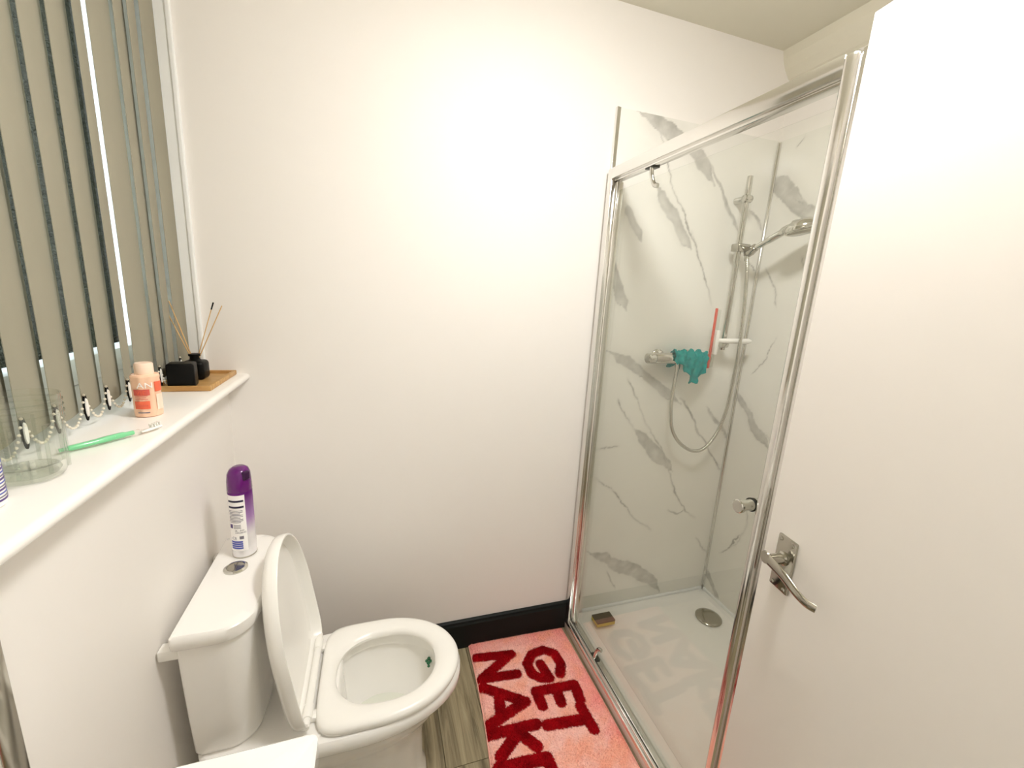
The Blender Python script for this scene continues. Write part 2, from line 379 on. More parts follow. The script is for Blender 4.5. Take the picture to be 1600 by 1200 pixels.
marble_panel('x', -.88, -.008, .055, PZ, W-.008, W-.0002, VR, 11, wall_right)
bm = B(); box(bm, 1.231, 1.2405, -.013, 0, .05, PZ, .001); box(bm, 1.2405, 1.246, -.011, -.008, .05, PZ, .0005)
obj('edge_strip', bm, 'aluminium', wall_back)
bm = B(); box(bm, W-.020, W-.008, -.013, -.008, .05, PZ-.004, .002); box(bm, W-.013, W-.008, -.020, -.008, .05, PZ-.004, .002)
obj('corner_strip', bm, 'aluminium', wall_back)
bm = B(); box(bm, 1.30, W-.02, -.018, -.008, .058, .072, .003); obj('sealing_strip', bm, 'upvc', wall_back)
bm = B(); box(bm, W-.018, W-.008, -.87, -.02, .058, .072, .003); obj('sealing_strip', bm, 'upvc', wall_right)

# ---- the room door, folded back beside the shower
UX = Vector((.1643, .9864, 0)); NX = Vector((-.9864, .1643, 0))      # along the leaf towards its latch edge; out of its face to the camera
D0 = Vector((1.19, -.878, 0)); DW = .745
door = empty('door_1', D0-UX*DW, None, None); door['kind'] = 'structure'
def dp(u, n, z): return D0+UX*u+NX*n+Vector((0,0,z))
def dbox(bm, u0, u1, n0, n1, z0, z1, bev=0, seg=2):
    r = box(bm, u0, u1, n0, n1, z0, z1, bev, seg) if not bm.verts else None
    return bm
def to_door(bm):
    for v in bm.verts: v.co = dp(v.co.x, v.co.y, v.co.z)
    return bm
bm = B(); box(bm, -DW, 0, -.035, 0, .012, 1.912, .0015); obj('door_leaf', to_door(bm), 'door_paint', door, False)
bm = B(); box(bm, -.0775, -.0335, 0, .0065, .908, 1.018, .0025)
pl_ = obj('handle_plate', to_door(bm), 'satin_chrome', door)
for u in (-.0415, -.0695):
    for z in (.916, 1.010):
        bm = B(); lathe(bm, (u, .0062, z), (u, .0080, z), [(0, .0042), (.7, .0042), (1, .0022)], 12)
        sct = obj('screw', to_door(bm), 'satin_chrome', pl_)
bm = B()
lathe(bm, (-.0555, .006, .975), (-.0555, .039, .975), [(0, .0135), (.12, .0135), (.2, .0105), (.8, .0095), (1, .010)], 24)
P = [(-.046, .041, .977), (-.072, .042, .975), (-.100, .043, .970), (-.125, .042, .961), (-.146, .037, .953), (-.160, .029, .951)]
P = catmull([Vector(p) for p in P], 6); R = []
for i, p in enumerate(P):
    f = i/(len(P)-1); d = (P[min(i+1, len(P)-1)]-P[max(i-1, 0)]).normalized()
    s = d.cross(Vector((0,1,0))).normalized(); q = s.cross(d).normalized()
    hw = (.0115-.004*f)*(1 if i else .6); ht = .0040
    R.append([p+s*hw*math.cos(2*PI*k/16)+q*ht*math.sin(2*PI*k/16) for k in range(16)])
rings(bm, R)
lathe(bm, (-.0525, .0375, .977), (-.0525, .0450, .977), [(0, .010), (.5, .0125), (1, .0115)], 24)
obj('lever', to_door(bm), 'satin_chrome', door)
bm = B(); box(bm, -.001, .001, -.029, -.006, .86, 1.06, .0003); obj('latch_plate', to_door(bm), 'satin_chrome', door)
for z in (.25, 1.65):
    bm = B(); cyl(bm, dp(-DW-.004, .004, z-.04), dp(-DW-.004, .004, z+.04), .006, n=14); obj('hinge', bm, 'satin_chrome', door)

# ---- ceiling lamp (the room's own light, above the middle of the floor)
lamp = empty('ceiling_lamp', (.97, -.93, H), 'round flush white ceiling lamp in the middle of the ceiling', 'lamp')
bm = B(); lathe(bm, (.97, -.93, H), (.97, -.93, H-.03), [(0, .17), (.8, .17), (1, .16)], 48); obj('base', bm, 'plastic_white', lamp)
bm = B(); lathe(bm, (.97, -.93, H-.028), (.97, -.93, H-.07), [(0, .15), (.5, .145), (.85, .11), (1, .05)], 48); obj('diffuser', bm, 'lamp_glow', lamp)

# ================================================================== SHOWER
# tray
tray = empty('shower_tray', (1.61, -.44, 0), 'low white square shower tray on the floor inside the glass enclosure', 'shower tray')
def rrect(x0, x1, y0, y1, r, z, n=8):
    o = []
    for cx, cy, a in ((x1-r, y1-r, 0), (x0+r, y1-r, 90), (x0+r, y0+r, 180), (x1-r, y0+r, 270)):
        for i in range(n+1):
            t = math.radians(a+90*i/n); o.append(Vector((cx+r*math.cos(t), cy+r*math.sin(t), z)))
    return o
bm = B()
x0, x1, y0, y1 = 1.262, W-.009, -.880, -.009
rings(bm, [rrect(x0, x1, y0, y1, .004, 0), rrect(x0, x1, y0, y1, .004, .052), rrect(x0+.006, x1-.006, y0+.006, y1-.006, .006, .058),
  rrect(x0+.045, x1-.035, y0+.045, y1-.038, .05, .057), rrect(x0+.056, x1-.046, y0+.056, y1-.050, .05, .046), rrect(x0+.10, x1-.10, y0+.10, y1-.10, .06, .042), rrect(x0+.30, x1-.30, y0+.3, y1-.3, .03, .040)])
obj('tray_body', bm, 'porcelain', tray)
dc = (1.865, -.172)
bm = B(); lathe(bm, (dc[0], dc[1], .043), (dc[0], dc[1], .056), [(0, .056), (.35, .057), (.6, .054), (.85, .042), (1, .02)], 40); obj('drain_cover', bm, 'satin_chrome', tray)

# enclosure
FX = 1.24
enc = empty('shower_enclosure', (FX, -.44, .0), 'glass pivot-door shower enclosure in a polished aluminium frame', 'shower')
bm = B(); box(bm, 1.2175, 1.262, -.045, -.0135, .045, 1.886, .003); box(bm, 1.232, 1.256, -.062, -.040, .06, 1.84, .002)
obj('wall_post', bm, 'aluminium', enc)
bm = B(); box(bm, 1.222, 1.268, -.882, -.845, .0, 1.886, .004, 3); box(bm, 1.214, 1.255, -.845, -.818, .05, 1.886, .010, 4)
obj('wall_post', bm, 'aluminium', enc)
bm = B(); box(bm, 1.216, 1.262, -.822, -.044, 1.850, 1.886, .003); box(bm, 1.226, 1.252, -.82, -.05, 1.842, 1.852, .001)
obj('head_rail', bm, 'aluminium', enc)
bm = B(); box(bm, 1.218, 1.262, -.882, -.010, .0, .046, .002); 
obj('threshold', bm, 'porcelain', enc)
bm = B(); box(bm, 1.222, 1.232, -.82, -.045, .046, .060, .003); box(bm, 1.238, 1.260, -.82, -.045, .046, .054, .002); box(bm, 1.214, 1.2225, -.85, -.012, .034, .050, .002)
obj('bottom_track', bm, 'aluminium', enc)
bm = B(); box(bm, 1.2325, 1.2375, -.81, -.05, .046, .0475); obj('track_seal', bm, 'black_rubber', enc)
# fixed strip of glass, then the pivoting pane
bm = B(); box(bm, 1.246, 1.252, -.816, -.064, .070, 1.815, .001, 1); gl = obj('glass_door', bm, 'shower_glass', enc, False)
bm = B(); box(bm, 1.2445, 1.2535, -.068, -.061, .070, 1.815, .001, 1); obj('edge_seal', bm, 'clear_plastic', enc, False)
bm = B(); box(bm, 1.2445, 1.2535, -.816, -.072, .060, .071, .001, 1); obj('sweep_seal', bm, 'clear_plastic', enc, False)
for z0, z1, s in ((1.845, 1.785, 1), (.052, .115, -1)):
    bm = B()
    tube(bm, [(1.236, -.250, z0), (1.236, -.250, z0-.012*s), (1.238, -.252, (z0+z1)/2), (1.242, -.262, z1+.006*s), (1.246, -.276, z1)], .0075, 12, 5, .8)
    o = obj('pivot_bracket', bm, 'chrome', enc)
    bm = B(); box(bm, 1.230, 1.256, -.262, -.222, min(z0, z0-.006*s), max(z0, z0-.006*s), .001); obj('pivot_plate', bm, 'dark_metal', o)
# knob through the glass
ky, kz = -.785, 1.003
bm = B(); lathe(bm, (1.246, ky, kz), (1.204, ky, kz), [(0, .0145), (.06, .0145), (.3, .012), (.6, .0125), (.8, .0155), (.96, .0155), (1, .0135)], 32); kn = obj('door_knob', bm, 'chrome', enc)
bm = B(); lathe(bm, (1.252, ky, kz), (1.290, ky, kz), [(0, .0145), (.1, .0145), (.35, .012), (.7, .015), (.95, .0155), (1, .0135)], 32); obj('inner_knob', bm, 'chrome', kn)
bm = B(); lathe(bm, (1.2455, ky, kz), (1.2425, ky, kz), [(0, .0158), (1, .0158)], 32); obj('washer', bm, 'black_rubber', kn)

# bar valve
vy, vz = -.062, 1.224
val = empty('shower_valve', (1.6, vy, vz), 'chrome bar shower valve on the marble panel, under a teal glove', 'shower valve')
bm = B(); lathe(bm, (1.475, vy, vz), (1.705, vy, vz), [(0, .019), (.02, .021), (.98, .021), (1, .019)], 32)
box(bm, 1.50, 1.69, vy-.004, vy+.012, vz+.008, vz+.022, .004)
cyl(bm, (1.59, vy, vz-.015), (1.59, vy, vz-.034), .011, n=20); obj('valve_body', bm, 'chrome', val)
bm = B(); lathe(bm, (1.440, vy, vz), (1.473, vy, vz), [(0, .017), (.08, .020), (.9, .0215), (1, .020)], 32); box(bm, 1.444, 1.466, vy-.030, vy-.016, vz-.004, vz+.006, .002); obj('control_knob', bm, 'chrome', val)
bm = B(); lathe(bm, (1.707, vy, vz), (1.738, vy, vz), [(0, .020), (.1, .0205), (.92, .0195), (1, .017)], 32); obj('control_knob', bm, 'satin_chrome', val)
for x in (1.525, 1.672):
    bm = B(); lathe(bm, (x, -.009, vz), (x, vy, vz), [(0, .030), (.12, .030), (.25, .022), (.3, .014), (1, .014)], 28); obj('wall_flange', bm, 'chrome', val)

# riser rail
RX, RYY = 1.800, -.062
rail = empty('riser_rail', (RX, RYY, 1.26), 'slim vertical chrome riser rail carrying the shower head', 'shower rail')
bm = B(); lathe(bm, (RX, RYY, 1.262), (RX, RYY, 1.930), [(0, .0095), (.002, .0105), (.998, .0105), (1, .009)], 24); obj('pole', bm, 'chrome', rail)
for z in (1.848, 1.285):
    bm = B(); cyl(bm, (RX, -.009, z), (RX, RYY-.012, z), .0125, n=24); lathe(bm, (RX-.019, RYY-.004, z), (RX+.016, RYY-.004, z), [(0, .012), (.1, .0145), (.9, .0145), (1, .012)], 24)
    obj('wall_bracket', bm, 'chrome', rail)
bm = B(); box(bm, RX-.024, RX+.036, RYY-.026, RYY+.018, 1.652, 1.682, .006, 3); lathe(bm, (RX+.030, RYY-.016, 1.646), (RX+.026, RYY-.056, 1.668), [(0, .016), (.4, .018), (1, .0145)], 24)
obj('slider', bm, 'satin_chrome', rail)
# hand shower
hs = empty('hand_shower', (RX+.028, RYY-.03, 1.66), 'chrome hand shower with its ribbed hose hanging in a loop', 'shower head')
h0 = Vector((1.826, -.088, 1.652)); h1 = Vector((1.838, -.235, 1.722)); hc = Vector((1.846, -.285, 1.728))
bm = B(); tube(bm, [h0-Vector((0, -.012, .014)), h0, h0.lerp(h1, .35), h0.lerp(h1, .75), h1, hc+Vector((0, .02, .004))], [.009, .0115, .011, .0125, .016, .022], 20, 6); obj('handle', bm, 'chrome', hs)
ax = Vector((.12, -.22, -1)).normalized()
bm = B(); lathe(bm, hc-ax*.020, hc+ax*.020, [(0, .030), (.15, .046), (.4, .058), (.7, .062), (.9, .061), (.94, .056), (1, .055)], 40); hd = obj('spray_head', bm, 'chrome', hs)
bm = B(); lathe(bm, hc+ax*.0195, hc+ax*.023, [(0, .050), (.6, .050), (1, .046)], 36); obj('spray_plate', bm, 'satin_chrome', hd)
hp = [(1.590, vy, 1.196), (1.583, vy-.002, 1.10), (1.582, vy-.006, 1.01), (1.600, vy-.010, .925), (1.650, vy-.012, .862), (1.720, vy-.012, .826), (1.780, vy-.012, .836), (1.833, vy-.012, .902), (1.850, vy-.026, 1.01), (1.843, vy-.042, 1.15), (1.834, vy-.052, 1.28), (1.832, vy-.044, 1.45), (1.832, vy-.028, 1.58), (1.826, vy-.020, 1.645)]
pts = catmull([Vector(p) for p in hp], 40); L_ = [0]
for a, b in zip(pts, pts[1:]): L_.append(L_[-1]+(b-a).length)
rad = [0.0072+.0006*math.sin(l*2*PI/.007) for l in L_]
bm = B(); R = []; u = None
for i, p in enumerate(pts):
    d = (pts[min(i+1, len(pts)-1)]-pts[max(i-1, 0)]).normalized()
    if u is None: u, v = frame_of(d)
    else: u = (u-d*u.dot(d)).normalized(); v = d.cross(u)
    R.append([p+(u*math.cos(2*PI*k/12)+v*math.sin(2*PI*k/12))*rad[i] for k in range(12)])
rings(bm, R); obj('hose', bm, 'chrome', hs)
bm = B(); cyl(bm, (1.590, vy, 1.205), (1.590, vy, 1.180), .011, .009, 16); obj('hose_nut', bm, 'chrome', hs)
bm = B(); cyl(bm, (1.826, vy-.020, 1.652), (1.828, vy-.020, 1.618), .011, .008, 16); obj('hose_nut', bm, 'chrome', hs)

# teal glove draped over the valve: a folded, ruffled cloth
gp = (1.640, vy-.002, 1.18)
nU, nV = 60, 40; bm = B(); G = []
for i in range(nU):
    s = i/(nU-1); row = []
    for j in range(nV):
        t = j/(nV-1)
        x = 1.562+.138*t+.012*s*(t-.2)
        # path over the bar: behind, over the top, down the front
        Lb, Lf = .030+.012*math.sin(t*9+1), .010+.088*math.exp(-((t-.68)/.36)**2)+.006*math.sin(t*25)+.003*math.sin(t*47)
        r_ = .0262
        arc = PI*r_; tot = Lb+arc+Lf; q = s*tot
        if q < Lb: y, z, nx_ = vy+r_, vz-(Lb-q), Vector((0, 1, 0))
        elif q < Lb+arc:
            a = (q-Lb)/r_; y, z, nx_ = vy+r_*math.cos(a), vz+r_*math.sin(a), Vector((0, math.cos(a), math.sin(a)))
        else: y, z, nx_ = vy-r_, vz-(q-Lb-arc), Vector((0, -1, 0))
        drop = max(0, q-Lb-arc)/max(Lf, .01)
        fold = (.008+.014*drop)*(.5+.5*math.sin(t*24+3.0*s))**1.3+.0035*math.sin(t*52+s*11)+.003*math.sin(s*33+t*17)+.002*math.sin(t*90-s*40)
        p = Vector((x+.018*drop*drop*(.4-t)+.008*math.sin(s*5), y, z))+nx_*max(0, fold)
        row.append(bm.verts.new(p))
    G.append(row)
for i in range(nU-1):
    for j in range(nV-1): bm.faces.new((G[i][j], G[i+1][j], G[i+1][j+1], G[i][j+1]))
o = obj('exfoliating_glove', bm, 'teal', None, True, gp, 180); tag(o, 'crumpled teal fabric glove draped over the chrome bar valve', 'glove')
md = o.modifiers.new('thickness', 'SOLIDIFY'); md.thickness = .003; md.offset = 1

# squeegee hooked behind the riser rail
QY = -.089
sq = empty('squeegee', (1.708, QY, 1.19), 'white squeegee with coral rubber blade standing against the end of the valve', 'squeegee')
bm = B(); box(bm, 1.7165, 1.7300, QY-.011, QY+.006, 1.195, 1.425, .003); obj('blade_holder', bm, 'thick_plastic', sq)
bm = B(); box(bm, 1.7060, 1.7175, QY-.005, QY+.001, 1.190, 1.430, .0015)
bmesh.ops.rotate(bm, cent=Vector((1.7175, QY, 1.31)), matrix=Matrix.Rotation(.25, 3, 'Z'), verts=bm.verts[:]); obj('rubber_blade', bm, 'coral_rubber', sq)
bm = B(); box(bm, 1.722, 1.742, QY-.012, QY+.010, 1.245, 1.345, .005); obj('blade_mount', bm, 'plastic_white', sq)
bm = B(); lathe(bm, (1.738, QY, 1.302), (1.912, QY, 1.302), [(0, .010), (.1, .0095), (.5, .011), (.93, .0115), (1, .008)], 20); obj('handle', bm, 'plastic_white', sq)

# sponge on the tray rim
sp = empty('sponge', (1.366, -.088, .058), 'small dark scouring sponge on the shower tray in the corner by the post', 'sponge')
def spin(bm, c, a):
    bmesh.ops.rotate(bm, cent=Vector(c), matrix=Matrix.Rotation(a, 3, 'Z'), verts=bm.verts[:]); return bm
bm = B(); box(bm, 1.322, 1.410, -.115, -.062, .0585, .074, .003); obj('foam', bm, 'sponge_foam', sp)
bm = B(); box(bm, 1.322, 1.410, -.115, -.062, .074, .081, .002); obj('scouring_pad', bm, 'sponge_scour', sp)

# ================================================================== TOILET
YC = -.418
toilet = empty('toilet', (.30, YC, 0), 'white close-coupled toilet with its seat cover raised', 'toilet')
bm = B()
def ring(z, a, b, hw, rear=4., front=2.1, cf=.42): return egg(a, b, hw, z, YC, 72, rear, front, cf)
rings(bm, [ring(0, .12, .565, .118), ring(.03, .12, .562, .116), ring(.06, .14, .552, .106), ring(.16, .15, .550, .102), ring(.22, .15, .560, .110),
  ring(.258, .15, .592, .130), ring(.285, .15, .608, .140), ring(.334, .155, .628, .154), ring(.342, .16, .638, .162), ring(.348, .16, .654, .172), ring(.355, .16, .658, .176), ring(.380, .16, .657, .176), ring(.388, .165, .650, .170),
  ring(.390, .300, .606, .128, 2.2, 2), ring(.380, .302, .604, .126, 2.2, 2), ring(.352, .302, .604, .126, 2.2, 2), ring(.348, .296, .612, .132, 2.2, 2), ring(.330, .300, .610, .130, 2.2, 2), ring(.28, .315, .590, .115, 2.2, 2), ring(.23, .335, .555, .092, 2.1, 2), ring(.19, .365, .510, .065, 2, 2), ring(.165, .40, .47, .03, 2, 2)])
obj('bowl', bm, 'porcelain', toilet)
bm = B(); lathe(bm, (.44, YC, .214), (.44, YC, .216), [(0, .084), (1, .084)], 40)
for v in bm.verts: v.co.x = .44+(v.co.x-.44)*1.16
wt = obj('water', bm, 'water', toilet, False)
# deck under the cistern
bm = B(); rings(bm, [ring(0, .03, .34, .10, 5, 5, .5), ring(.25, .03, .34, .11, 5, 5, .5), ring(.33, .03, .33, .155, 5, 5, .5), ring(.385, .03, .33, .165, 5, 5, .5), ring(.392, .035, .325, .158, 5, 5, .5)])
obj('pan_deck', bm, 'porcelain', toilet)
# cistern: flat back, front with round corners
def dshape(xb, xf, hw, z, rc, yc=-.40, n=10, bulge=.012, rb=.008):
    o = []
    cs = ((xf-rc, yc+hw-rc, 0, rc), (xb+rb, yc+hw-rb, 90, rb), (xb+rb, yc-hw+rb, 180, rb), (xf-rc, yc-hw+rc, 270, rc))
    for cx, cy, a, r in cs:
        for i in range(n+1):
            t = math.radians(a+90*i/n); x = cx+r*math.cos(t); y = cy+r*math.sin(t)
            if x > xb+.03: x += bulge*(1-((y-yc)/hw)**2)*((x-xb)/(xf-xb))
            o.append(Vector((x, y, z)))
    # extra points along the front for the bulge
    pts = o[:]; last = pts[-1]; first = pts[0]; ext = []
    for i in range(1, 12):
        f = i/12; y = last.y+(first.y-last.y)*f; ext.append(Vector((xf+bulge*(1-((y-yc)/hw)**2), y, z)))
    return pts+ext
bm = B(); rings(bm, [dshape(.040, .150, .148, .392, .05), dshape(.038, .155, .157, .41, .05), dshape(.037, .157, .164, .50, .05), dshape(.036, .158, .170, .60, .052), dshape(.035, .158, .174, .700, .055)])
obj('cistern', bm, 'porcelain', toilet)
bm = B(); rings(bm, [dshape(.031, .160, .176, .698, .058), dshape(.028, .165, .181, .703, .060), dshape(.027, .167, .183, .718, .061), dshape(.028, .166, .182, .730, .060), dshape(.031, .162, .178, .7345, .058), dshape(.040, .140, .160, .736, .05)])
obj('cistern_lid', bm, 'porcelain', toilet)
for y in (-.5585, -.2415):
    bm = B(); box(bm, .003, .046, y-.0135, y+.0135, .674, .6975, .003); obj('wall_fixing', bm, 'plastic_white', toilet)
bc = (.092, -.372)
bm = B(); lathe(bm, (*bc, .7358), (*bc, .7415), [(0, .0265), (.5, .0262), (1, .022), (.9, .0195), (.6, .0190)], 40, False); bt = obj('flush_button', bm, 'chrome', toilet)
for s in (1, -1):
    bm = B(); n = 14; pr = []
    for i in range(n+1):
        a = -PI/2+PI*i/n; pr.append((bc[0]+s*(.0008+.0180*math.cos(a)), bc[1]+.0180*math.sin(a)))
    rings(bm, [[Vector((x, y, z)) for x, y in pr] for z in (.7362, .7395, .7405)]); o = obj('button_half', bm, 'satin_chrome', bt)
# seat ring
N = 80
def sr(a, b, hw, z, rear, front=2., cf=.42): return egg(a, b, hw, z, YC, N, rear, front, cf)
bm = B()
O = (.277, .652, .168, 6); I = (.318, .584, .112, 2.4)
def seat_ring(f, z):
    a = sr(O[0], O[1], O[2], z, O[3]); b = sr(I[0], I[1], I[2], z, I[3], 2.1, .5); return [p.lerp(q, f) for p, q in zip(a, b)]
rr_ = [seat_ring(0.02, .3925), seat_ring(0, .397), seat_ring(0, .404), seat_ring(.06, .4105), seat_ring(.2, .414), seat_ring(.45, .4155), seat_ring(.75, .413), seat_ring(.93, .4075), seat_ring(1, .401), seat_ring(.99, .3925)]
rings(bm, rr_+[rr_[0]], False); bmesh.ops.remove_doubles(bm, verts=bm.verts[:], dist=1e-5); obj('seat', bm, 'plastic_white', toilet)
# raised cover (a shallow dish with a rim), leaning back on the cistern
bm = B(); hx, hz, lean = .270, .410, math.radians(8.5)
dU = Vector((-math.sin(lean), 0, math.cos(lean))); dN = Vector((math.cos(lean), 0, math.sin(lean)))
def cov(s, n, f=0):
    """outline scaled by s, at depth n (0 = back of cover)"""
    out = []
    for p in egg(-.008, .418, .168, 0, 0, N, 6.5, 2.1, .42):
        uu = .21+(p.x-.21)*s; vv = p.y*s
        out.append(Vector((hx, YC, hz))+dU*uu+Vector((0, vv, 0))+dN*(n-.044))
    return out
rings(bm, [cov(.3, .002), cov(.8, .004), cov(.93, .008), cov(.985, .016), cov(1, .026), cov(1, .040), cov(.992, .043), cov(.975, .043), cov(.962, .038), cov(.955, .022), cov(.93, .015), cov(.85, .012), cov(.82, .010), cov(.3, .008)])
obj('seat_cover', bm, 'plastic_white', toilet)
bm = B(); cyl(bm, (.262, YC-.098, .413), (.262, YC+.098, .413), .0095, n=20); 
for y in (YC-.105, YC+.105):
    box(bm, .248, .300, y-.012, y+.012, .3935, .407, .003); cyl(bm, (.262, y-.018, .413), (.262, y+.018, .413), .0115, n=20)
for y in (YC-.130, YC+.130): cyl(bm, (.262, y-.014, .413), (.262, y+.014, .413), .008, n=16)
obj('hinge', bm, 'plastic_white', toilet)
# green gel stuck inside the bowl
bm = B(); 
for dx, dy, r in ((0, 0, .006), (.007, .003, .005), (-.005, .005, .005), (.002, .009, .0055), (.0, -.007, .0045)):
    r_ = bmesh.ops.create_icosphere(bm, subdivisions=2, radius=r)['verts']
    for v in r_: v.co = Vector((.574+dx, -.358+dy*.9, .315+dy*.8))+Vector((v.co.x, v.co.y*.8, v.co.z))
o = obj('toilet_gel', bm, 'gel_green', None, True, (.574, -.358, .308)); tag(o, 'small green gel freshener stuck inside the toilet bowl', 'toilet freshener')

# ---- air freshener on the cistern
AC = (.096, -.306); ar = .0275; az = .736
can = empty('air_freshener_can', (*AC, az), 'purple and white air freshener spray can on the toilet cistern', 'spray can')
m = mat('can_print', srgb(245, 243, 246), .25, .35); nt = m.node_tree
L = nt.links.new; tc = nt.nodes.new('ShaderNodeTexCoord'); sp_ = nt.nodes.new('ShaderNodeSeparateXYZ'); rp = nt.nodes.new('ShaderNodeValToRGB'); mr = nt.nodes.new('ShaderNodeMapRange')
mr.inputs['From Min'].default_value = 0; mr.inputs['From Max'].default_value = .22
L(tc.outputs['Object'], sp_.inputs[0]); L(sp_.outputs['Z'], mr.inputs['Value']); L(mr.outputs[0], rp.inputs[0]); L(rp.outputs[0], nt.nodes['Principled BSDF'].inputs['Base Color'])
E = rp.color_ramp.elements; E[0].position = .28; E[0].color = srgb(240, 238, 240); E[1].position = .80; E[1].color = srgb(104, 22, 120); e = E.new(.5); e.color = srgb(178, 140, 196)
bm = B(); lathe(bm, (*AC, az), (*AC, az+.183), [(0, .025), (.01, .0272), (.02, ar), (.985, ar), (1, .0265)], 40); obj('can_body', bm, 'can_print', can)
bm = B(); lathe(bm, (*AC, az+.0005), (*AC, az+.004), [(0, .0279), (1, .0281)], 40); obj('base_rim', bm, 'satin_chrome', can)
bm = B(); lathe(bm, (*AC, az+.181), (*AC, az+.242), [(0, .0268), (.05, .0280), (.45, .0272), (.75, .0255), (.92, .021), (1, .014)], 40)
for v in bm.verts:
    h = (v.co.z-az-.181)/.061
    if h > .6: v.co.z -= (AC[1]-v.co.y)*.15*(h-.5); v.co.x += .004*(h-.6)
cp = obj('spray_cap', bm, 'purple', can)
va = math.atan2(-1.454-AC[1], .43-AC[0])     # direction of the camera as seen from the can, where its label faces
bm = B(); box(bm, -.005, .016, -.009, .009, 0, .022, .004, 3)
bmesh.ops.rotate(bm, cent=(0,0,0), matrix=Matrix.Rotation(va+.65, 3, 'Z'), verts=bm.verts[:])
bmesh.ops.translate(bm, vec=Vector((AC[0]+.0145*math.cos(va+.65), AC[1]+.0145*math.sin(va+.65), az+.213)), verts=bm.verts[:]); obj('nozzle', bm, 'dark_purple', cp)
a0, a1 = va-1.35, va+.30
lb = B(); patch(lb, AC, ar+.0001, a0, a1, az+.022, az+.176, 24); lab = obj('label_panel', lb, 'white_print', can)
def pr_(z0, z1, f0, f1, m_):
    b = B(); patch(b, AC, ar+.0005, a0+(a1-a0)*f0, a0+(a1-a0)*f1, az+z0, az+z1, 14); return obj('print', b, m_, lab)
pr_(.158, .163, .12, .93, 'black_print'); pr_(.142, .147, .12, .93, 'black_print')
for k in range(9): pr_(.134-.004*k, .1355-.004*k, .12, .86-.12*(k % 3 == 2), 'grey_print')
pr_(.086, .097, .12, .3, 'violet_print')
for k in range(3): pr_(.094-.004*k, .0955-.004*k, .36, .72, 'grey_print')
for k, (t, z, f) in enumerate((('36 - 042', .078, .40), ('34420042', .072, .40))):
    b = text_mesh(t, .0065); wrap(b, AC, ar+.0006, a0+(a1-a0)*f, az+z); obj('print', b, 'black_print', lab, False)
pr_(.056, .064, .62, .82, 'grey_print')
b = text_mesh('CE', .011); wrap(b, AC, ar+.0009, a0+(a1-a0)*.2, az+.055); obj('print', b, 'grey_print', lab, False)
for k in range(4): pr_(.028+.006*k, .0325+.006*k, .12, .76, 'blue_print')

# ================================================================== BATH MAT
def mat_edge(t, side):     # t = 0 far end .. 1 near end
    y = -.022-.76*t
    if side: return 1.199+.006*math.sin(3*t)+.004*t, y-.004
    return .784-.060*t+.012*math.sin(PI*t*1.2), y+.010
STROKES = []
for k, v in LETTERS.items():
    for s in v: STROKES.append(s)
STROKES += [[(.777, -.498), (.782, -.560)], [(.855, -.503), (.862, -.558)], [(.932, -.509), (.936, -.565)],
            [(.775, -.604), (.930, -.612)], [(.775, -.604), (.778, -.655), (.812, -.690), (.890, -.694), (.924, -.660), (.930, -.612)]]
rs = np.random.RandomState(5)
def mat_xy(u, v):
    """u across 0..1, v along 0..1"""
    l = np.array([mat_edge(t, 0) for t in v]); r = np.array([mat_edge(t, 1) for t in v]); return l*(1-u[:, None])+r*u[:, None]
def mat_col(P, jit):
    n = fbm(P, 18, 91); q = fbm(P, 45, 95); d = np.full(len(P), 9.)
    for s in STROKES: d = np.minimum(d, seg_dist(P, s)[0])
    red = d < .0205+jit*.0032
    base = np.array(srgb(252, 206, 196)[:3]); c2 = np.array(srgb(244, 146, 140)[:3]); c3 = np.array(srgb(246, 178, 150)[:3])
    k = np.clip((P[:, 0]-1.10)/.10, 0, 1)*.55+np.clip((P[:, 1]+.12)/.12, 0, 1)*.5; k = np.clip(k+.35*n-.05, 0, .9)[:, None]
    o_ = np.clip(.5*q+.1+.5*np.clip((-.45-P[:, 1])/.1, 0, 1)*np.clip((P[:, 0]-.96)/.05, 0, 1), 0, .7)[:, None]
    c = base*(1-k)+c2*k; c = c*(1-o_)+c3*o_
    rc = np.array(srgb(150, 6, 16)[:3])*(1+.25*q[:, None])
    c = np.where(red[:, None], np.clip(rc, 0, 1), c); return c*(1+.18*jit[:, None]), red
rug = empty('bath_mat', (.99, -.40, 0), 'pink tufted bath mat reading GET NAKED in dark red', 'bath mat')
nu, nv = 150, 260
U, V_ = np.meshgrid(np.linspace(0, 1, nu), np.linspace(0, 1, nv), indexing='ij'); u, v = U.ravel(), V_.ravel()
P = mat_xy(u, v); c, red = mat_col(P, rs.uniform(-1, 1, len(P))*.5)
edge = np.minimum(np.minimum(u, 1-u)*.42, np.minimum(v, 1-v)*.76)
z = .002+.0085*np.clip(edge/.008, 0, 1)**.6+rs.uniform(0, .0015, len(P))+.0015*red
co = np.zeros((len(P), 3)); co[:, :2] = P; co[:, 2] = z
idx = np.arange(len(P)).reshape(nu, nv); q = np.stack([idx[:-1, :-1], idx[:-1, 1:], idx[1:, 1:], idx[1:, :-1]], -1).reshape(-1, 4)
attr_mat('pile', .95); MATS['pile'].node_tree.nodes['Principled BSDF'].inputs['Specular IOR Level'].default_value = .1
def cmesh(name, co, faces, cols, m_, parent):
    co = np.array(co)-np.array(wloc(parent)); me = bpy.data.meshes.new(name); me.from_pydata(co.tolist(), [], faces.tolist() if hasattr(faces, 'tolist') else faces)
    at = me.color_attributes.new('Col', 'FLOAT_COLOR', 'POINT'); full = np.ones((len(co), 4)); full[:, :3] = np.clip(cols, 0, 1); at.data.foreach_set('color', full.ravel())
    me.materials.append(MATS[m_]); o = bpy.data.objects.new(name, me); COL.objects.link(o); o.parent = parent; return o
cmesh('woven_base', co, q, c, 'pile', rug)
NT = 60000
